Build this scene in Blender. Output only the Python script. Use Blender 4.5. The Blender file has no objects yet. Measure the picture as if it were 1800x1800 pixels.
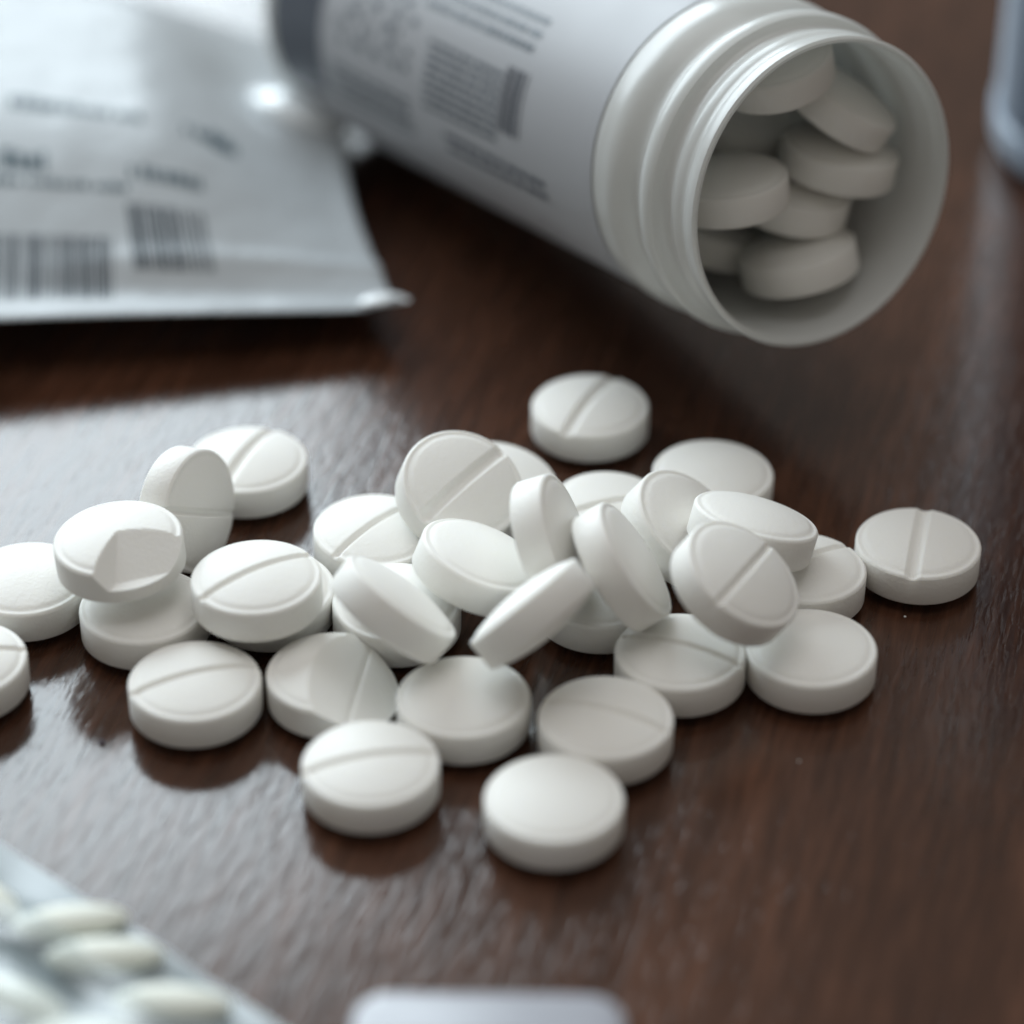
import bpy, bmesh, math, random
from mathutils import Vector, Matrix
import numpy as np

random.seed(7)
MM = 0.001
scene = bpy.context.scene
COL = scene.collection

# ------------------------------------------------------------------ camera
PITCH = math.radians(34.5)
DIST = 243.0                       # mm to the point looked at (world origin, table top)
cd = bpy.data.cameras.new('camera')
cam = bpy.data.objects.new('camera', cd)
COL.objects.link(cam)
cam.location = (0, -DIST * math.cos(PITCH) * MM, DIST * math.sin(PITCH) * MM)
cam.rotation_euler = (math.pi / 2 - PITCH, 0, 0)
cd.sensor_width = 36.0
cd.lens = 108.0
cd.clip_start = 0.005
cd.clip_end = 50
cd.dof.use_dof = True
cd.dof.focus_distance = 0.2300
cd.dof.aperture_fstop = 11.5
scene.camera = cam

# ------------------------------------------------------------------ world and window light
world = bpy.data.worlds.new('World')
scene.world = world
world.use_nodes = True
bg = world.node_tree.nodes['Background']
bg.inputs['Color'].default_value = (1.0, 0.94, 0.87, 1)
bg.inputs['Strength'].default_value = 0.22

def window(az, dist, w, z0, z1, radiance, col):
    ld = bpy.data.lights.new('window_light', 'AREA')
    ld.shape = 'RECTANGLE'
    ld.size = w
    ld.size_y = z1 - z0
    ld.energy = radiance * math.pi * w * (z1 - z0)
    ld.color = col
    o = bpy.data.objects.new('window_light', ld)
    COL.objects.link(o)
    a = math.radians(az)           # azimuth from +Y, negative = left
    o.location = (math.sin(a) * dist, math.cos(a) * dist, (z0 + z1) / 2)
    d = Vector((-math.sin(a), -math.cos(a), 0))
    o.rotation_euler = d.to_track_quat('-Z', 'Y').to_euler()
    return o

window(-31, 1.0, 1.00, 0.18, 1.02, 7.6, (0.81, 0.93, 1.0))

# added overhead fill lamp standing in for brightness from the room's ceiling
cl = bpy.data.lights.new('overhead_fill', 'AREA')
cl.shape = 'RECTANGLE'
cl.size, cl.size_y = 1.4, 1.2
cl.energy = 8.5
cl.color = (0.98, 0.99, 1.0)
clo = bpy.data.objects.new('overhead_fill', cl)
clo.location = (-0.1, 0.25, 1.6)
COL.objects.link(clo)

vs = scene.view_settings
vs.view_transform = 'Standard'
vs.look = 'None'
vs.exposure = 0.12
vs.gamma = 1.0
scene.cycles.use_denoising = True
scene.cycles.max_bounces = 10
scene.cycles.transparent_max_bounces = 16

# ------------------------------------------------------------------ helpers
def empty(name, loc=(0, 0, 0)):
    o = bpy.data.objects.new(name, None)
    o.empty_display_size = 0.005
    o.location = Vector(loc) * MM
    COL.objects.link(o)
    return o

def tag(o, label, cat, group=None):
    o['label'] = label
    o['category'] = cat
    if group:
        o['group'] = group
    return o

def mesh_obj(name, verts, faces, mat, parent=None, smooth=True):
    me = bpy.data.meshes.new(name)
    me.from_pydata([tuple(v) for v in verts], [], faces)
    me.update()
    if smooth:
        me.polygons.foreach_set('use_smooth', [True] * len(me.polygons))
    if mat:
        me.materials.append(mat)
    o = bpy.data.objects.new(name, me)
    COL.objects.link(o)
    if parent:
        o.parent = parent
    return o

def sharpen(me, deg):
    bm = bmesh.new()
    bm.from_mesh(me)
    for e in bm.edges:
        if len(e.link_faces) == 2 and e.calc_face_angle(0) > math.radians(deg):
            e.smooth = False
    bm.to_mesh(me)
    bm.free()

class NT:
    def __init__(self, name):
        self.m = bpy.data.materials.new(name)
        self.m.use_nodes = True
        self.t = self.m.node_tree
        self.b = self.t.nodes['Principled BSDF']
        self.out = self.t.nodes['Material Output']
    def n(self, kind, **kw):
        x = self.t.nodes.new(kind)
        for k, v in kw.items():
            if k in x.inputs:
                x.inputs[k].default_value = v
            else:
                setattr(x, k, v)
        return x
    def l(self, a, b):
        self.t.links.new(a, b)
    def ramp(self, src, stops, interp='LINEAR'):
        r = self.n('ShaderNodeValToRGB')
        r.color_ramp.interpolation = interp
        el = r.color_ramp.elements
        while len(el) < len(stops):
            el.new(0.5)
        for e, (p, c) in zip(el, stops):
            e.position = p
            e.color = c if len(c) == 4 else (*c, 1)
        self.l(src, r.inputs['Fac'])
        return r

# ------------------------------------------------------------------ materials
def mat_wood():
    k = NT('dark_wood')
    tc = k.n('ShaderNodeTexCoord')
    mp = k.n('ShaderNodeMapping')
    mp.inputs['Rotation'].default_value = (0, 0, math.radians(14))
    k.l(tc.outputs['Object'], mp.inputs['Vector'])
    def stretched(sx, sy, scale, detail, rough=0.55, dist=0.0):
        m2 = k.n('ShaderNodeMapping')
        m2.inputs['Scale'].default_value = (sx, sy, 1)
        k.l(mp.outputs['Vector'], m2.inputs['Vector'])
        nz = k.n('ShaderNodeTexNoise')
        nz.inputs['Scale'].default_value = scale
        nz.inputs['Detail'].default_value = detail
        nz.inputs['Roughness'].default_value = rough
        nz.inputs['Distortion'].default_value = dist
        k.l(m2.outputs['Vector'], nz.inputs['Vector'])
        return nz
    big = stretched(1, 0.10, 60, 4)
    mid = stretched(1, 0.07, 420, 5, 0.6)
    fine = stretched(1, 0.09, 1500, 3, 0.6)
    mix = k.n('ShaderNodeMix', data_type='FLOAT')
    mix.inputs['Factor'].default_value = 0.5
    k.l(big.outputs['Fac'], mix.inputs['A'])
    k.l(mid.outputs['Fac'], mix.inputs['B'])
    mix2 = k.n('ShaderNodeMix', data_type='FLOAT')
    mix2.inputs['Factor'].default_value = 0.42
    k.l(mix.outputs['Result'], mix2.inputs['A'])
    k.l(fine.outputs['Fac'], mix2.inputs['B'])
    col = k.ramp(mix2.outputs['Result'], [(0.30, (0.020, 0.0085, 0.0055)), (0.50, (0.055, 0.0235, 0.0135)), (0.68, (0.120, 0.051, 0.029))])
    k.l(col.outputs['Color'], k.b.inputs['Base Color'])
    # roughness: lacquer over open grain
    rr = k.n('ShaderNodeMapRange')
    rr.inputs['To Min'].default_value = 0.10
    rr.inputs['To Max'].default_value = 0.20
    k.l(mid.outputs['Fac'], rr.inputs['Value'])
    k.l(rr.outputs['Result'], k.b.inputs['Roughness'])
    k.b.inputs['Specular IOR Level'].default_value = 0.62
    # relief: elongated open pores and a faint unevenness of the lacquer
    peel = stretched(1, 0.30, 900, 2, 0.5, 0.3)
    pores = stretched(1, 0.17, 2100, 2, 0.5, 0.2)
    pr = k.ramp(pores.outputs['Fac'], [(0.34, (0, 0, 0)), (0.50, (1, 1, 1))])
    b1 = k.n('ShaderNodeBump')
    b1.inputs['Strength'].default_value = 0.5
    b1.inputs['Distance'].default_value = 0.00004
    k.l(peel.outputs['Fac'], b1.inputs['Height'])
    b2 = k.n('ShaderNodeBump')
    b2.inputs['Strength'].default_value = 0.5
    b2.inputs['Distance'].default_value = 0.000020
    k.l(pr.outputs['Color'], b2.inputs['Height'])
    k.l(b1.outputs['Normal'], b2.inputs['Normal'])
    k.l(b2.outputs['Normal'], k.b.inputs['Normal'])
    return k.m

def mat_tablet():
    k = NT('chalky_tablet')
    k.b.inputs['Base Color'].default_value = (0.86, 0.85, 0.81, 1)
    k.b.inputs['Roughness'].default_value = 0.55
    k.b.inputs['Specular IOR Level'].default_value = 0.35
    k.b.inputs['Subsurface Weight'].default_value = 0.2
    k.b.inputs['Subsurface Radius'].default_value = (1.0, 0.95, 0.75)
    k.b.inputs['Subsurface Scale'].default_value = 0.0004
    tc = k.n('ShaderNodeTexCoord')
    nz = k.n('ShaderNodeTexNoise', Scale=3200.0, Detail=3.0, Roughness=0.6)
    k.l(tc.outputs['Object'], nz.inputs['Vector'])
    n2 = k.n('ShaderNodeTexNoise', Scale=260.0, Detail=2.0)
    k.l(tc.outputs['Object'], n2.inputs['Vector'])
    ad = k.n('ShaderNodeMath', operation='ADD')
    k.l(nz.outputs['Fac'], ad.inputs[0])
    k.l(n2.outputs['Fac'], ad.inputs[1])
    b = k.n('ShaderNodeBump')
    b.inputs['Strength'].default_value = 0.45
    b.inputs['Distance'].default_value = 0.00009
    k.l(ad.outputs[0], b.inputs['Height'])
    k.l(b.outputs['Normal'], k.b.inputs['Normal'])
    return k.m

def mat_plain(name, col, rough=0.4, spec=0.5, sss=0.0, scale=0.002, translucent=0.0, bump=0.0):
    k = NT(name)
    k.b.inputs['Base Color'].default_value = (*col, 1)
    k.b.inputs['Roughness'].default_value = rough
    k.b.inputs['Specular IOR Level'].default_value = spec
    if sss:
        k.b.inputs['Subsurface Weight'].default_value = sss
        k.b.inputs['Subsurface Radius'].default_value = (1, 1, 0.9)
        k.b.inputs['Subsurface Scale'].default_value = scale
    tc = k.n('ShaderNodeTexCoord')
    nz = k.n('ShaderNodeTexNoise', Scale=180.0, Detail=4.0)
    k.l(tc.outputs['Object'], nz.inputs['Vector'])
    mr = k.n('ShaderNodeMapRange')
    mr.inputs['To Min'].default_value = max(0.02, rough - 0.06)
    mr.inputs['To Max'].default_value = rough + 0.06
    k.l(nz.outputs['Fac'], mr.inputs['Value'])
    k.l(mr.outputs['Result'], k.b.inputs['Roughness'])
    if bump:
        b = k.n('ShaderNodeBump')
        b.inputs['Strength'].default_value = 0.4
        b.inputs['Distance'].default_value = bump
        k.l(nz.outputs['Fac'], b.inputs['Height'])
        k.l(b.outputs['Normal'], k.b.inputs['Normal'])
    if translucent:
        tr = k.n('ShaderNodeBsdfTranslucent')
        tr.inputs['Color'].default_value = (*col, 1)
        mx = k.n('ShaderNodeMixShader')
        mx.inputs['Fac'].default_value = translucent
        k.l(k.b.outputs[0], mx.inputs[1])
        k.l(tr.outputs[0], mx.inputs[2])
        k.l(mx.outputs[0], k.out.inputs['Surface'])
    return k.m

def mat_film():
    k = NT('clear_film')
    gl = k.n('ShaderNodeBsdfGlossy')
    gl.inputs['Roughness'].default_value = 0.48
    gl.inputs['Color'].default_value = (1, 1, 1, 1)
    tr = k.n('ShaderNodeBsdfTransparent')
    tr.inputs['Color'].default_value = (0.93, 0.95, 0.95, 1)
    df = k.n('ShaderNodeBsdfTranslucent')
    df.inputs['Color'].default_value = (0.66, 0.74, 0.78, 1)
    d2 = k.n('ShaderNodeBsdfDiffuse')
    d2.inputs['Color'].default_value = (0.66, 0.74, 0.78, 1)
    md = k.n('ShaderNodeMixShader')
    md.inputs['Fac'].default_value = 0.5
    k.l(df.outputs[0], md.inputs[1])
    k.l(d2.outputs[0], md.inputs[2])
    m1 = k.n('ShaderNodeMixShader')
    m1.inputs['Fac'].default_value = 0.14
    k.l(tr.outputs[0], m1.inputs[1])
    k.l(md.outputs[0], m1.inputs[2])
    fr = k.n('ShaderNodeFresnel', IOR=1.5)
    tc = k.n('ShaderNodeTexCoord')
    nz = k.n('ShaderNodeTexNoise', Scale=120.0, Detail=3.0)
    k.l(tc.outputs['Object'], nz.inputs['Vector'])
    bp = k.n('ShaderNodeBump')
    bp.inputs['Strength'].default_value = 0.3
    bp.inputs['Distance'].default_value = 0.0005
    k.l(nz.outputs['Fac'], bp.inputs['Height'])
    k.l(bp.outputs['Normal'], gl.inputs['Normal'])
    m2 = k.n('ShaderNodeMixShader')
    hf = k.n('ShaderNodeMath', operation='MULTIPLY')
    hf.inputs[1].default_value = 0.14
    k.l(fr.outputs[0], hf.inputs[0])
    k.l(hf.outputs[0], m2.inputs['Fac'])
    k.l(m1.outputs[0], m2.inputs[1])
    k.l(gl.outputs[0], m2.inputs[2])
    k.l(m2.outputs[0], k.out.inputs['Surface'])
    return k.m

WOOD = mat_wood()
TABLET = mat_tablet()
HDPE = mat_plain('white_bottle_plastic', (0.76, 0.77, 0.75), 0.25, 0.5, 0.15, 0.002, 0.30)
LABEL = mat_plain('bottle_label_paper', (0.40, 0.41, 0.43), 0.45, 0.3)
INK = mat_plain('dark_ink', (0.045, 0.055, 0.075), 0.45)
INKSOFT = mat_plain('grey_ink', (0.09, 0.11, 0.13), 0.45)
PACKET = mat_plain('packet_laminate', (0.42, 0.45, 0.47), 0.32, 0.20, bump=0.0010)
PACKINK = mat_plain('packet_ink', (0.025, 0.04, 0.055), 0.45, 0.15)
PACKINKSOFT = mat_plain('packet_soft_ink', (0.065, 0.10, 0.12), 0.45, 0.15)
FILM = mat_film()
BACKING = mat_plain('grey_backing', (0.24, 0.28, 0.30), 0.5, 0.2)
PACKHIGHLIGHT = mat_plain('packet_fold_highlight', (0.80, 0.84, 0.86), 0.16, 0.6)  # paler than the laminate, to paint in the fold highlights
CAPLET = mat_plain('caplet', (0.78, 0.80, 0.72), 0.45, 0.4, 0.25, 0.0008)
CASE = mat_plain('lavender_case_plastic', (0.36, 0.37, 0.41), 0.22, 0.6)
BLUEPLAST = mat_plain('blue_white_plastic', (0.30, 0.38, 0.48), 0.30, 0.5, 0.2, 0.002)
BLUELABEL = mat_plain('blue_label', (0.10, 0.14, 0.20), 0.35)
CRUMB = mat_plain('dark_crumb', (0.05, 0.04, 0.06), 0.7)

# ------------------------------------------------------------------ table
table = mesh_obj('table', [(-1.2, -0.6, -0.03), (1.2, -0.6, -0.03), (1.2, 1.0, -0.03), (-1.2, 1.0, -0.03),
                           (-1.2, -0.6, 0), (1.2, -0.6, 0), (1.2, 1.0, 0), (-1.2, 1.0, 0)],
                 [(4, 5, 6, 7), (3, 2, 1, 0), (0, 1, 5, 4), (1, 2, 6, 5), (2, 3, 7, 6), (3, 0, 4, 7)], WOOD, None, False)
table['kind'] = 'structure'
table['label'] = 'dark brown lacquered wooden table top'

# ------------------------------------------------------------------ tablets
R, BAND, DOME = 4.78, 1.25, 0.78

def profile(r):
    """height of a face above the tablet's middle plane at radius r (mm)"""
    rr = min(r / R, 1.0)
    z = BAND + DOME * (1 - rr * rr)
    land = 0.16 * math.exp(-((rr - 0.90) / 0.045) ** 2)       # shallow ring inside the edge
    edge = max(0.0, (rr - 0.955) / 0.045)
    return z - land * 0.55 - 0.16 * edge * edge

def tablet_mesh(kind):
    gw, gd = {'plain': (0, 0), 'chip': (0, 0), 'facet': (0, 0), 'fine': (0.34, 0.32), 'wide': (0.58, 0.40)}[kind]
    nx, ny = (96, 80) if kind in ('chip', 'facet') else (64, 48)
    xs = [-R * math.cos(math.pi * i / nx) for i in range(nx + 1)]
    if gw:
        xs += [gw * f for f in (-1.15, -1.0, -0.85, -0.5, -0.2, -0.06, 0.06, 0.2, 0.5, 0.85, 1.0, 1.15)]
    xs = sorted(set(round(x, 5) for x in xs))
    xs = [x for i, x in enumerate(xs) if i == 0 or x - xs[i - 1] > 0.012]
    rnd = random.Random(3)
    def top(x, y):
        z = profile(math.hypot(x, y))
        if gw:
            t = abs(x) / gw
            if t < 1.15:
                s = max(0.0, min(1.0, 1.08 - t))
                f = max(0.0, min(1.0, (1.0 - math.hypot(x, y) / R) / 0.10))
                z -= gd * (0.35 + 0.65 * f) * (s * s * (3 - 2 * s)) ** 0.8
        if kind == 'chip':       # broken corner: a steep and a shallow fracture plane
            a = 2.20 + 0.58 * y - 0.18 * x
            d = x - 0.1 - 0.51 * y
            c = 2.15 - 1.15 * d
            z = min(z, max(a, c, -0.1))
        if kind == 'facet':      # slanting cut added to shade one side like an overlapping tablet; faint line
            c = 2.02 - 0.52 * (x + 1.6) + 0.12 * y
            c -= 0.10 * math.exp(-((x - 1.9 - 0.16 * y) / 0.16) ** 2)
            z = min(z, c)
        return z
    def bot(x, y):
        return -profile(math.hypot(x, y))
    verts, faces, rows_t, rows_b = [], [], [], []
    def yline(x):
        h = math.sqrt(max(R * R - x * x, 0))
        return [-h * math.cos(math.pi * j / ny) for j in range(ny + 1)]
    inner = xs[1:-1]
    for fn, rows in ((top, rows_t), (bot, rows_b)):
        for x in inner:
            row = []
            for y in yline(x):
                row.append(len(verts))
                verts.append((x, y, fn(x, y)))
            rows.append(row)
    poles = []
    for x in (xs[0], xs[-1]):
        for fn in (top, bot):
            poles.append(len(verts))
            verts.append((x, 0, fn(x, 0)))
    for rows, flip in ((rows_t, False), (rows_b, True)):
        def add(f):
            faces.append(tuple(reversed(f)) if flip else tuple(f))
        for a, b in zip(rows, rows[1:]):
            for j in range(ny):
                add((a[j], b[j], b[j + 1], a[j + 1]))
        p0 = poles[1 if flip else 0]
        p1 = poles[3 if flip else 2]
        for j in range(ny):
            add((p0, rows[0][j], rows[0][j + 1]))
            add((p1, rows[-1][j + 1], rows[-1][j]))
    # band
    lt = [poles[0]] + [r[0] for r in rows_t] + [poles[2]] + [r[-1] for r in reversed(rows_t)]
    lb = [poles[1]] + [r[0] for r in rows_b] + [poles[3]] + [r[-1] for r in reversed(rows_b)]
    n = len(lt)
    for i in range(n):
        j = (i + 1) % n
        faces.append((lb[i], lb[j], lt[j], lt[i]))
    me = bpy.data.meshes.new('tablet_' + kind)
    me.from_pydata([(x * MM, y * MM, z * MM) for x, y, z in verts], [], faces)
    me.update()
    me.polygons.foreach_set('use_smooth', [True] * len(me.polygons))
    me.materials.append(TABLET)
    sharpen(me, 14 if kind in ('chip', 'facet') else 50)
    return me

MESH = {k: tablet_mesh(k) for k in ('plain', 'fine', 'wide', 'chip', 'facet')}

# kind, centre (mm), face normal, score direction, label, where
TABLETS = [
    ('wide', (-20.971, 2.661, 2.01), (0.0, 0.0, 1.0), (-0.3652, -0.9309, 0.0), 'thick white tablet with wide score, lying flat behind the one that leans on it', 'loose'),
    ('fine', (-24.839, -6.775, 4.876), (0.8784, -0.4504, 0.1598), (0.4625, 0.7168, -0.5218), 'white tablet tipped up on its edge, leaning on the wide-scored tablet behind it', 'loose'),
    ('chip', (-28.897, -15.341, 7.041), (-0.0493, -0.0209, 0.9986), None, 'white tablet with a broken corner, bridging two plain tablets', 'loose'),
    ('plain', (-36.407, -13.486, 2.01), (-0.0, -0.0, 1.0), None, 'plain white tablet lying flat behind the broken tablet, partly beneath its rim', 'loose'),
    ('plain', (-27.234, -16.901, 2.008), (-0.0006, -0.0, 1.0), None, 'plain white tablet in shade beneath the broken tablet', 'loose'),
    ('fine', (-18.637, -18.432, 5.719), (-0.0152, 0.0024, 0.9999), (0.8169, 0.5766, 0.0111), 'scored white tablet with a ringed rim, lying on top of another tablet', 'loose'),
    ('plain', (-17.981, -14.591, 1.996), (0.0042, -0.0287, 0.9996), None, 'white tablet almost hidden beneath the scored tablet that has a ringed rim', 'loose'),
    ('fine', (-22.698, -25.988, 2.01), (-0.0, 0.0, 1.0), (0.9345, 0.356, 0.0), 'scored white tablet lying flat in front of the shaded tablet beneath the broken one', 'loose'),
    ('facet', (-12.874, -24.971, 2.014), (-0.0033, -0.0064, 1.0), None, 'white tablet lying flat with a broad slanting facet added to shade one side, beside the plain one', 'loose'),
    ('fine', (-9.773, -35.275, 2.01), (0.0, 0.0, 1.0), (0.9729, 0.231, -0.0), 'scored white tablet lying flat in front, beside the plain tablet with deep rim', 'loose'),
    ('plain', (-3.446, -27.833, 2.01), (0.0, -0.0, 1.0), None, 'plain white tablet lying flat between the faceted tablet and the dark gap', 'loose'),
    ('fine', (6.599, -30.289, 2.11), (0.0108, 0.002, 0.9999), (0.9326, -0.3609, -0.0094), 'scored white tablet lying flat, its front overlapped by the foremost plain tablet', 'loose'),
    ('plain', (2.86, -39.062, 2.033), (0.0017, 0.0041, 1.0), None, 'plain domed white tablet lying foremost of all on bare wood', 'loose'),
    ('fine', (12.206, -22.56, 2.021), (-0.0063, 0.0175, 0.9998), (0.9198, -0.3921, 0.0126), 'scored white tablet lying flat, side by side with a plain one at the pile edge', 'loose'),
    ('plain', (21.739, -22.066, 2.006), (-0.0037, -0.0005, 1.0), None, 'plain white tablet lying flat at the pile edge, partly shaded by the tilted scored one', 'loose'),
    ('wide', (30.925, -8.846, 2.005), (0.0137, 0.0053, 0.9999), (-0.2103, -0.9776, 0.0081), 'white tablet with wide score lying on the wood beside the pile, clear of it', 'loose'),
    ('wide', (6.358, 10.594, 2.01), (0.0, 0.0, 1.0), (-0.4303, -0.9027, 0.0), 'white tablet with diagonal wide score lying alone between pile and bottle mouth', 'loose'),
    ('plain', (15.806, 0.8, 2.001), (0.0184, 0.0099, 0.9998), None, 'plain white tablet at the back of the pile, nearest the lone diagonal-scored tablet', 'loose'),
    ('fine', (7.66, -4.195, 2.055), (0.087, -0.0571, 0.9946), (0.9294, 0.3642, -0.0604), 'scored white tablet half buried at the back beside a plain one', 'loose'),
    ('plain', (17.935, -12.185, 6.661), (0.2414, 0.2566, 0.9359), None, 'plain white tablet lying highest on the pile, tilted over a shaded scored one', 'loose'),
    ('fine', (15.982, -21.528, 8.574), (0.5086, -0.1672, 0.8446), (-0.4517, -0.8869, 0.0965), 'shaded scored white tablet tilted forward beneath the highest plain tablet', 'loose'),
    ('fine', (21.907, -12.057, 2.001), (0.0259, 0.0267, 0.9993), (0.7565, 0.653, -0.037), 'scored white tablet touching the lone wide-scored tablet at the pile edge', 'loose'),
    ('plain', (7.979, -18.686, 7.999), (0.8274, 0.0617, 0.5582), None, 'white tablet standing on its side in mid pile, rim facing out', 'loose'),
    ('plain', (12.825, -8.371, 4.127), (0.5548, -0.1927, 0.8093), None, 'white tablet wedged between the side-standing tablet and the shaded scored one', 'loose'),
    ('plain', (6.548, -14.876, 1.95), (0.0038, 0.0008, 1.0), None, 'white tablet on the wood beneath the one turned edge-on', 'loose'),
    ('plain', (-8.536, -22.827, 7.256), (0.6036, 0.3108, 0.7342), None, 'white tablet tipped on its side with rounded rim facing out, behind the faceted one', 'loose'),
    ('plain', (-8.555, -16.418, 2.011), (0.0195, -0.0412, 0.999), None, 'white tablet buried on the wood beneath the side-tipped one', 'loose'),
    ('plain', (2.866, -16.034, 8.506), (0.9144, -0.0923, 0.3942), None, 'small bright end of a tablet poking up behind the edge-on tablet', 'loose'),
    ('plain', (1.477, -25.603, 8.851), (-0.6319, 0.4334, 0.6426), None, 'white tablet turned fully edge-on like a short slanting bar', 'loose'),
    ('plain', (-2.552, -14.94, 5.233), (0.3616, 0.1088, 0.9259), None, 'plain white tablet sloping to the right with a thick shaded rim', 'loose'),
    ('fine', (-10.486, -7.048, 1.998), (0.0317, -0.0175, 0.9993), (0.64, 0.7683, -0.0068), 'scored white tablet lying flat behind the sloping plain tablet', 'loose'),
    ('wide', (-4.064, -5.518, 5.663), (0.2576, -0.4239, 0.8683), (-0.6448, -0.7447, -0.1722), 'white tablet with deep wide score standing upright at the back of the pile', 'loose'),
    ('plain', (-1.262, -0.506, 2.243), (0.1695, -0.1052, 0.9799), None, 'white tablet leaning behind the upright deeply scored one', 'loose'),
    ('fine', (-39.8, -23.51, 2.01), (0.0, 0.0, 1.0), (0.9689, 0.2474, 0.0), 'scored white tablet lying apart on glossy wood near the tiny dark crumb', 'loose'),
    ('plain', (23.23, 16.303, 13.411), (-0.2091, 0.1694, 0.9631), None, 'white tablet lying lowest, just inside the bottle mouth', 'bottle'),
    ('plain', (17.04, 13.681, 21.353), (-0.0994, 0.0943, 0.9906), None, 'white tablet inside the bottle pressed against the neck wall beneath the rim', 'bottle'),
    ('plain', (26.3, 19.985, 20.786), (0.1738, 0.0942, 0.9803), None, 'white tablet inside the bottle neck with lit oval top', 'bottle'),
    ('plain', (22.608, 19.42, 17.546), (0.1879, 0.0567, 0.9805), None, 'shaded white tablet in the middle of the bottle contents', 'bottle'),
    ('plain', (20.412, 17.307, 30.269), (-0.1896, -0.1004, 0.9767), None, 'white tablet high inside the bottle mouth under the rim', 'bottle'),
    ('plain', (26.103, 20.194, 25.588), (0.5266, 0.0813, 0.8462), None, 'white tablet in the bottle tipped sideways above the one with lit oval top', 'bottle'),
    ('plain', (15.906, 22.682, 12.114), (0.3031, 0.2095, 0.9296), None, 'white tablet deep in the bottle at its floor', 'bottle'),
    ('plain', (19.995, 28.547, 15.55), (-0.4002, 0.0951, 0.9115), None, 'white tablet deep in the bottle behind the middle ones', 'bottle'),
    ('plain', (19.286, 27.768, 21.218), (0.1985, -0.3069, 0.9308), None, 'white tablet deep in the bottle behind the one pressed against the neck wall', 'bottle'),
    ('plain', (8.28, 49.44, 2.03), (0, 0, 1), None, 'white tablet trapped beneath the fallen bottle, propping it up', 'loose'),
]
for kind, p, n, s, label, where in TABLETS:
    o = bpy.data.objects.new('tablet', MESH[kind])
    COL.objects.link(o)
    z = Vector(n).normalized()
    if s is not None:
        y = Vector(s)
    elif kind in ('chip', 'facet'):
        y = Vector((0.0, 1, 0))
    else:
        y = Vector((random.uniform(-1, 1), random.uniform(-1, 1), random.uniform(-.3, .3)))
    y = (y - z * y.dot(z)).normalized()
    x = y.cross(z)
    M = Matrix((x, y, z)).transposed().to_4x4()
    M.translation = Vector(p) * MM
    o.matrix_world = M
    tag(o, label, 'tablet', 'loose tablets heaped on the table' if where == 'loose' else 'tablets inside the fallen bottle')

# ------------------------------------------------------------------ fallen bottle
AZ, TL = math.radians(57.5), math.radians(8.0)
AX = Vector((math.cos(AZ) * math.cos(TL), -math.sin(AZ) * math.cos(TL), math.sin(TL)))
MOUTH = Vector((24.301, 10.334, 22.814))
BR, BLEN = 13.2, 70.0
SX = Vector((0, 0, 1)).cross(AX).normalized()      # horizontal, across
SU = AX.cross(SX).normalized()                     # up across the axis
def bpt(s, r, a):
    """point on the bottle: s mm behind the mouth, radius r, angle a from 'up'"""
    return (MOUTH - AX * s + SU * (r * math.cos(a)) + SX * (r * math.sin(a)))

bottle = empty('pill_bottle', MOUTH - AX * BLEN - SU * BR)
def bchild(name, verts, faces, mat, parent=None, smooth=True, deg=40):
    base = MOUTH - AX * BLEN - SU * BR
    o = mesh_obj(name, [(v - base) * MM for v in verts], faces, mat, parent or bottle, smooth)
    sharpen(o.data, deg)
    return o
def lathe(name, prof, mat, seg=128, parent=None, closed=True):
    verts, faces = [], []
    for s, r in prof:
        for i in range(seg):
            verts.append(bpt(s, r, 2 * math.pi * i / seg))
    m = len(prof)
    for k in range(m if closed else m - 1):
        k2 = (k + 1) % m
        for i in range(seg):
            j = (i + 1) % seg
            faces.append((k * seg + i, k * seg + j, k2 * seg + j, k2 * seg + i))
    return bchild(name, verts, faces, mat, parent)
def arc(s0, r0, s1, r1, bulge, n=8):
    out = []
    for i in range(n + 1):
        t = i / n
        out.append((s0 + (s1 - s0) * t, r0 + (r1 - r0) * t + bulge * math.sin(math.pi * t)))
    return out
# neck finish with lip and threads
neck = [(0.25, 11.95), (0.0, 12.1), (0.0, 12.3), (0.2, 12.5), (1.0, 12.5), (1.3, 12.35), (1.8, 12.2), (2.2, 12.25), (2.7, 12.42), (3.2, 12.25),
        (3.6, 12.15), (4.4, 12.15), (4.7, 12.4), (4.9, 12.95), (5.3, 13.15), (6.2, 13.15), (6.6, 12.95), (6.8, 12.4), (7.6, 12.25), (8.2, 12.3)]
shoulder = arc(8.2, 12.3, 11.6, BR, 0.4, 10)[1:]
body_o = [(12.4, BR), (12.6, BR - .22), (13.0, BR - .3), (BLEN - 3, BR - .3), (BLEN - 2.4, BR)] + arc(BLEN - 2.4, BR, BLEN, BR - 2.2, 0.5, 6)[1:] + [(BLEN, 2.0)]
inner = [(BLEN - 1.1, 2.0), (BLEN - 1.1, BR - 3.0), (BLEN - 2.5, BR - 1.1), (13.0, BR - 1.1), (11.4, BR - 1.1), (8.2, 11.85), (4.0, 11.85)]
lathe('body', neck + shoulder + body_o + inner, HDPE)
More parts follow.
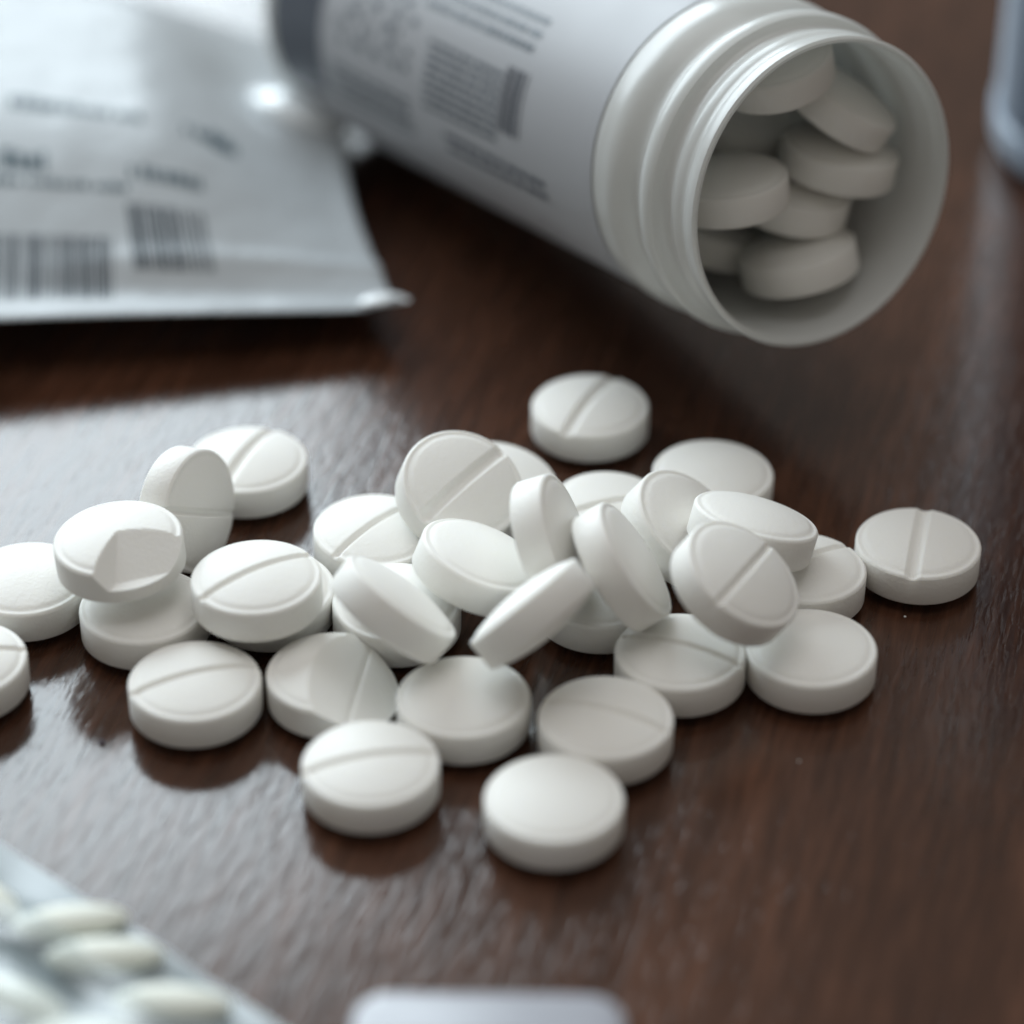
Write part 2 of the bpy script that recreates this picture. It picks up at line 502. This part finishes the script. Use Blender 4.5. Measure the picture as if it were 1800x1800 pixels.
# paper label wrapped round the body
def wrap(name, s0, s1, a0, a1, r, mat, parent=None, n=None):
    n = n or max(2, int(abs(a1 - a0) / 0.06))
    verts, faces = [], []
    for i in range(n + 1):
        a = a0 + (a1 - a0) * i / n
        verts += [bpt(s0, r, a), bpt(s1, r, a)]
    for i in range(n):
        faces.append((2 * i, 2 * i + 1, 2 * i + 3, 2 * i + 2))
    return verts, faces
def wraps(name, rects, r, mat, parent):
    V, F = [], []
    for s0, s1, a0, a1 in rects:
        v, f = wrap(name, s0, s1, a0, a1, r, mat)
        off = len(V)
        V += v
        F += [tuple(i + off for i in q) for q in f]
    return bchild(name, V, F, mat, parent)
lab = wraps('label', [(13.3, BLEN - 3.3, -math.pi * 0.97, math.pi * 0.97)], BR - .20, LABEL, None)
# angle: 0 up, negative = towards the viewer's left side
rl = random.Random(11)
def textlines(s0, s1, a0, a1, rows, rnd):
    out = []
    for k in range(rows):
        a = a0 + (a1 - a0) * (k + .2) / rows
        h = (a1 - a0) / rows * .5
        s = s0
        while s < s1 - .4:
            w = min(rnd.uniform(.5, 2.2), s1 - s)
            out.append((s, s + w * .8, a, a + h))
            s += w
    return out

wraps('dark_panel', [(57.5, BLEN - 3.6, -1.9, -0.5)], BR - .16, INK, lab)
def bcode(s0, s1, a0, a1, rnd):
    out, s = [], s0
    while s < s1:
        w = rnd.choice((0.22, 0.22, 0.4, 0.6))
        out.append((s, min(s + w, s1), a0, a1))
        s += w + rnd.choice((0.2, 0.2, 0.35, 0.5))
    return out
wraps('printed_text', textlines(27.5, 39.5, -1.58, -1.10, 8, rl), BR - .15, INKSOFT, lab)
wraps('barcode', bcode(24.0, 27.2, -1.48, -1.06, rl), BR - .15, INK, lab)
wraps('printed_text', textlines(42, 56, -1.86, -1.56, 4, rl), BR - .15, INKSOFT, lab)
wraps('printed_text', textlines(20.5, 36.5, -1.84, -1.66, 2, rl), BR - .15, INK, lab)
wraps('printed_text', textlines(25, 42, -0.95, -0.66, 3, rl), BR - .15, INKSOFT, lab)
wraps('printed_text', textlines(42, 55, -1.42, -0.8, 6, rl)[::2], BR - .15, INKSOFT, lab)
tag(bottle, 'open white plastic pill bottle lying on its side, spilling tablets, with grey printed label', 'bottle')

# ------------------------------------------------------------------ printed sachet packet
def smooth(a, b, x):
    t = max(0.0, min(1.0, (x - a) / (b - a)))
    return t * t * (3 - 2 * t)
FL, FR = Vector((-82, 14.5, 0)), Vector((-9.6, 25.6, 0))       # front edge, left and right end
BL, BRR = Vector((-96, 128, 0)), Vector((-16.3, 71, 0))         # back edge
def packet(u, v, side):
    """u along the front edge 0..1 left to right, v front to back; side +1 upper film, -1 lower"""
    a = FL.lerp(FR, u)
    b = BL.lerp(BRR, u)
    p = a.lerp(b, v)
    # the right edge is drawn in, the front edge runs nearly straight
    p.x -= 2.0 * math.sin(math.pi * min(1, v * 1.05)) * smooth(0.55, 1.0, u)
    p.y += 1.2 * math.sin(math.pi * u) * (1 - v) * 0.3
    seal = 0.055
    fu = smooth(0, 0.30, u) * smooth(0, 0.26, 1 - u - seal * 0.5)
    fv = smooth(seal, 0.42, v) * smooth(0, 0.25, 1 - v)
    bulge = 5.6 * (fu ** 0.7) * (fv ** 0.7)
    mid = 4.2 + 1.3 * math.sin(3.1 * u + 0.4) * (1 - v) - 0.5 * u * (1 - v)
    # creases
    cr = 0.55 * math.exp(-((v - 0.115 - 0.10 * (u - 0.7)) / 0.022) ** 2) * smooth(0.55, 0.75, u) 
    cr -= 0.35 * math.exp(-((v - 0.065) / 0.02) ** 2) * smooth(0.5, 0.8, u)
    cr += 0.5 * math.sin(7 * u + 5 * v) * 0.25 * fv
    cr += 2.4 * math.exp(-(((u - 0.955) / 0.05) ** 2 + ((v - 0.66) / 0.10) ** 2))
    cr -= 1.2 * math.exp(-(((u - 0.86) / 0.05) ** 2 + ((v - 0.68) / 0.08) ** 2))
    tip = 1.0 * math.exp(-(((u - 1) / 0.03) ** 2 + (v / 0.05) ** 2))
    z = mid + (bulge if side > 0 else -min(bulge, mid - 0.05)) * (1.0 if side > 0 else 0.9) + (cr + tip) * (1 if side > 0 else 0.9)
    p.z = max(0.06, z) + (0.06 if side > 0 else -0.0)
    return p
pk_base = Vector((-50, 50, 0))
pk = empty('sachet_packet', pk_base)
NU, NV = 130, 90
V, F = [], []
for side in (1, -1):
    for j in range(NV + 1):
        for i in range(NU + 1):
            V.append((packet(i / NU, j / NV, side) - pk_base) * MM)
off = (NU + 1) * (NV + 1)
for j in range(NV):
    for i in range(NU):
        a = j * (NU + 1) + i
        q = (a, a + 1, a + NU + 2, a + NU + 1)
        F.append(q)
        F.append(tuple(off + k for k in reversed(q)))
ring = [i for i in range(NU + 1)] + [j * (NU + 1) + NU for j in range(1, NV + 1)] + [NV * (NU + 1) + i for i in range(NU - 1, -1, -1)] + [j * (NU + 1) for j in range(NV - 1, 0, -1)]
for a, b in zip(ring, ring[1:] + ring[:1]):
    F.append((a, off + a, off + b, b))
pouch_o = mesh_obj('pouch_film', V, F, PACKET, pk)
def on_packet(name, rects, mat, lift=0.07):
    V, F = [], []
    for u0, u1, v0, v1, sk in rects:
        nu = max(1, int((u1 - u0) / 0.008))
        nv = max(2, int((v1 - v0) / 0.012))
        o = len(V)
        for j in range(nv + 1):
            for i in range(nu + 1):
                t = j / nv
                p = packet(u0 + (u1 - u0) * i / nu + sk * t, v0 + (v1 - v0) * t, 1)
                p.z += lift
                V.append((p - pk_base) * MM)
        for j in range(nv):
            for i in range(nu):
                a = o + j * (nu + 1) + i
                F.append((a, a + 1, a + nu + 2, a + nu + 1))
    return mesh_obj(name, V, F, mat, pk)

rp = random.Random(5)
def bars(u0, u1, v0, v1, sk, rnd):
    out, u = [], u0
    while u < u1:
        w = rnd.choice((0.0022, 0.0022, 0.0040, 0.0060))
        out.append((u, min(u + w, u1), v0, v1, sk))
        u += w + rnd.choice((0.0020, 0.0020, 0.0036, 0.0050))
    return out
def words(u0, u1, v0, v1, rnd, lo=0.004, hi=0.012):
    out, u = [], u0
    while u < u1:
        w = rnd.uniform(lo, hi)
        h = rnd.uniform(0.7, 1.0)
        out.append((u, min(u + w, u1), v0, v0 + (v1 - v0) * h, 0))
        u += w + 0.003 + (0.006 if rnd.random() < 0.2 else 0)
    return out
on_packet('barcode', bars(0.53, 0.672, 0.045, 0.155, 0.004, rp), PACKINK)
on_packet('barcode', bars(0.700, 0.796, 0.098, 0.215, -0.002, rp), PACKINK)
on_packet('printed_text', words(0.545, 0.60, 0.262, 0.30, rp, 0.008, 0.016) + words(0.52, 0.70, 0.236, 0.250, rp) + words(0.705, 0.80, 0.262, 0.290, rp), PACKINKSOFT)
on_packet('printed_text', words(0.555, 0.735, 0.385, 0.408, rp) + words(0.556, 0.610, 0.383, 0.415, rp, .010, .02), PACKINKSOFT)
on_packet('printed_text', words(0.785, 0.855, 0.392, 0.43, rp) + words(0.82, 0.85, 0.385, 0.44, rp, .008, .014), PACKINKSOFT)
on_packet('printed_text', words(0.40, 0.50, 0.25, 0.29, rp) + words(0.38, 0.50, 0.06, 0.14, rp), PACKINKSOFT)
# glossy folded corners of the film, highlights painted in by a paler colour
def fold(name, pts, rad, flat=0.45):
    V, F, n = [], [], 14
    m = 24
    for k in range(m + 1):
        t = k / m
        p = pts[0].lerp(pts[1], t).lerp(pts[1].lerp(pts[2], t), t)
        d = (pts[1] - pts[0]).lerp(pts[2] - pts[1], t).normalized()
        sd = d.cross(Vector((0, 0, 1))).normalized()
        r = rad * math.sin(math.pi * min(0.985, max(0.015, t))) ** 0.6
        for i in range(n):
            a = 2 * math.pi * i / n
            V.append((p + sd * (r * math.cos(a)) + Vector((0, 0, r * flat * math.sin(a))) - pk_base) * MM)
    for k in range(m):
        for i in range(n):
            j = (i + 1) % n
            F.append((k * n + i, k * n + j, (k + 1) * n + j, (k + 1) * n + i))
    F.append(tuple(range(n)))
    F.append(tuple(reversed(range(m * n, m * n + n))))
    return mesh_obj(name, V, F, PACKHIGHLIGHT, pk)
def onp(u, v, dz):
    p = packet(u, v, 1)
    p.z += dz
    return p
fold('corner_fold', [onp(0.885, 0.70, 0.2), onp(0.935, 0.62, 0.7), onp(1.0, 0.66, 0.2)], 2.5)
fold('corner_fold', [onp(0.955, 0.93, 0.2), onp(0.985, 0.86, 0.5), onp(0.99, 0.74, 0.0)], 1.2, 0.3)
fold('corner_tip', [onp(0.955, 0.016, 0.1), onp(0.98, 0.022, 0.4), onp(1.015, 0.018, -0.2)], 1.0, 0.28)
tag(pk, 'pale glossy sachet packet with barcodes and blurred print, seal edge lifted off the table', 'packet')

# ------------------------------------------------------------------ clear pouch of caplets
E0, E1 = Vector((-52, -25.5, 0)), Vector((-6.0, -66.0, 0))     # edge that faces the heap
ED = (E1 - E0)
EN = Vector((ED.y, -ED.x, 0)).normalized()                    # away from the heap
if EN.y > 0:
    EN = -EN
def pouch(u, v, side):
    p = E0 + ED * u + EN * (32 * v)
    f = smooth(0.04, 0.24, v) * smooth(0, 0.2, 1 - v) * smooth(0, 0.12, u) * smooth(0, 0.12, 1 - u)
    w = 0.30 * math.sin(23 * u + 9 * v) + 0.22 * math.sin(41 * u - 17 * v + 1) + 0.18 * math.sin(60 * v + 11 * u)
    if side > 0:
        p.z = 0.75 + 2.5 * f + w * (0.35 + f)
    else:
        p.z = 0.62 + w * 0.35 * (1 - f) - 0.42 * f
    p.z = max(p.z, 0.10 + (0.05 if side > 0 else 0))
    return p
zp_base = Vector((-40, -58, 0))
zp = empty('clear_pouch', zp_base)
for nm, side, fm in (('upper_film', 1, FILM), ('backing_sheet', -1, BACKING)):
    V, F = [], []
    for j in range(61):
        for i in range(91):
            V.append((pouch(i / 90, j / 60, side) - zp_base) * MM)
    for j in range(60):
        for i in range(90):
            a = j * 91 + i
            F.append((a, a + 1, a + 92, a + 91))
    mesh_obj(nm, V, F, fm, zp)
tag(zp, 'clear plastic pouch holding oval caplets, lying in front of the heap', 'pouch')

def caplet_mesh():
    V, F = [], []
    nu, nv = 32, 16
    for j in range(nv + 1):
        t = math.pi * j / nv
        for i in range(nu):
            a = 2 * math.pi * i / nu
            st = abs(math.sin(t)) ** 0.75
            V.append((3.9 * math.cos(a) * st * MM, 1.45 * math.sin(a) * st * MM, 0.95 * math.copysign(abs(math.cos(t)) ** 1.1, math.cos(t)) * MM))
    for j in range(nv):
        for i in range(nu):
            k = (i + 1) % nu
            F.append((j * nu + i, (j + 1) * nu + i, (j + 1) * nu + k, j * nu + k))
    me = bpy.data.meshes.new('caplet')
    me.from_pydata(V, [], F)
    me.update()
    me.validate()
    me.polygons.foreach_set('use_smooth', [True] * len(me.polygons))
    me.materials.append(CAPLET)
    return me
CM = caplet_mesh()
CAPS = [(-35.6, -46.6, -35, 'oval white caplet in the pouch, farthest along from the rounded case'),
        (-29.0, -49.4, 8, 'oval white caplet in the pouch close under its slanting edge'),
        (-26.4, -52.6, 2, 'oval white caplet in the pouch with a dark shadow beneath it'),
        (-21.6, -57.0, -4, 'oval white caplet in the pouch nearest the rounded case'),
        (-31.6, -56.6, -28, 'slanted oval white caplet deep in the pouch, below the shadowed one'),
        (-27.2, -60.2, 4, 'oval white caplet deep in the pouch, lying level beside a slanted one')]
for x, y, rz, lb in CAPS:
    o = bpy.data.objects.new('caplet', CM)
    COL.objects.link(o)
    o.location = (x * MM, y * MM, 1.25 * MM)
    o.rotation_euler = (0, 0, math.radians(rz))
    tag(o, lb, 'caplet', 'caplets inside the clear pouch')

# ------------------------------------------------------------------ rounded case in the foreground
def rounded_box(name, x0, x1, y0, y1, z0, z1, rc, re, mat, parent, base):
    V, F, rings = [], [], []
    prof = [(re, z0)] + [(re * (1 - math.sin(t)), z0 + re * (1 - math.cos(t))) for t in (math.pi / 8, math.pi / 4, 3 * math.pi / 8, math.pi / 2)]
    prof += [(re * (1 - math.cos(t)), z1 - re * (1 - math.sin(t))) for t in (0, math.pi / 8, math.pi / 4, 3 * math.pi / 8, math.pi / 2)]
    for ins, z in prof:
        ring = []
        for cx, cy, a0 in ((x1 - rc, y1 - rc, 0), (x0 + rc, y1 - rc, 90), (x0 + rc, y0 + rc, 180), (x1 - rc, y0 + rc, 270)):
            for k in range(9):
                a = math.radians(a0 + 90 * k / 8)
                ring.append(len(V))
                V.append((Vector((cx + (rc - ins) * math.cos(a), cy + (rc - ins) * math.sin(a), z)) - base) * MM)
        rings.append(ring)
    for a, b in zip(rings, rings[1:]):
        n = len(a)
        for i in range(n):
            F.append((a[i], a[(i + 1) % n], b[(i + 1) % n], b[i]))
    F.append(tuple(rings[-1]))
    F.append(tuple(reversed(rings[0])))
    o = mesh_obj(name, V, F, mat, parent)
    sharpen(o.data, 60)
    return o
cb = Vector((-1.6, -69, 0))
case = empty('pill_case', cb)
case.rotation_euler = (0, 0, math.radians(-1.2))
rounded_box('tray', -10.3, 7.1, -80, -58.6, 0.0, 2.4, 2.6, 0.5, CASE, case, cb)
rounded_box('lid', -10.15, 6.95, -79.8, -58.8, 2.55, 4.3, 2.5, 0.8, CASE, case, cb)
rounded_box('seal_strip', -9.9, 6.7, -79.6, -59.0, 2.35, 2.6, 2.3, 0.05, INKSOFT, case, cb)
tag(case, 'small lavender-grey plastic case with rounded corners in the foreground', 'case')

# ------------------------------------------------------------------ upright bottle at the back
ub = Vector((61.6, 60.6, 0))
ubo = empty('upright_bottle', ub)
def vlathe(name, prof, mat, parent, seg=96, a0=0.0, a1=2 * math.pi):
    V, F = [], []
    full = abs(a1 - a0 - 2 * math.pi) < 1e-6
    n = seg if full else seg + 1
    for r, z in prof:
        for i in range(n):
            a = a0 + (a1 - a0) * i / seg
            V.append((r * math.cos(a) * MM, r * math.sin(a) * MM, z * MM))
    for k in range(len(prof) - 1):
        for i in range(n if full else n - 1):
            j = (i + 1) % n
            F.append((k * n + i, k * n + j, (k + 1) * n + j, (k + 1) * n + i))
    o = mesh_obj(name, V, F, mat, parent)
    sharpen(o.data, 35)
    return o
vlathe('body', [(0.01, 0.0), (13.2, 0.0), (14.4, 0.25), (15.4, 0.95), (15.9, 2.0), (16.0, 3.2), (16.0, 4.6), (15.75, 4.9), (15.75, 50), (16, 50.4), (16, 53),
                (15.2, 56), (13.4, 58.6), (12.6, 59.6), (12.6, 62), (0.01, 62)], BLUEPLAST, ubo)
vlathe('label', [(15.85, 5.4), (15.85, 49.5)], BLUELABEL, ubo, 96, math.radians(-172), math.radians(120))
vlathe('cap', [(0.01, 74), (13.2, 74), (14.0, 73.4), (14.2, 72.5), (14.2, 62.3), (13.0, 62.1), (0.01, 62.1)], HDPE, ubo)
tag(ubo, 'upright bluish-white plastic bottle with dark label standing beyond the fallen bottle', 'bottle')

# ------------------------------------------------------------------ crumbs
def crumb(name, x, y, r, mat, label, grp):
    rnd = random.Random(int(x * 10))
    bm = bmesh.new()
    bmesh.ops.create_icosphere(bm, subdivisions=2, radius=r * MM)
    for v in bm.verts:
        v.co *= rnd.uniform(0.7, 1.15)
        v.co.z *= 0.7
    zmin = min(v.co.z for v in bm.verts)
    me = bpy.data.meshes.new(name)
    bm.to_mesh(me)
    bm.free()
    me.materials.append(mat)
    o = bpy.data.objects.new(name, me)
    o.location = (x * MM, y * MM, -zmin)
    COL.objects.link(o)
    tag(o, label, 'crumb', grp)
crumb('crumb', -29.2, -29.14, 0.22, CRUMB, 'tiny dark crumb on the glossy wood left of the scored tablet', None)
crumb('crumb', 29.6, -14.0, 0.10, TABLET, 'tiny white speck of tablet dust near the lone wide-scored tablet on the wood', None)
crumb('crumb', 20.3, -31.2, 0.09, TABLET, 'tiny white speck of tablet dust in front of the plain tablet at the pile edge', None)
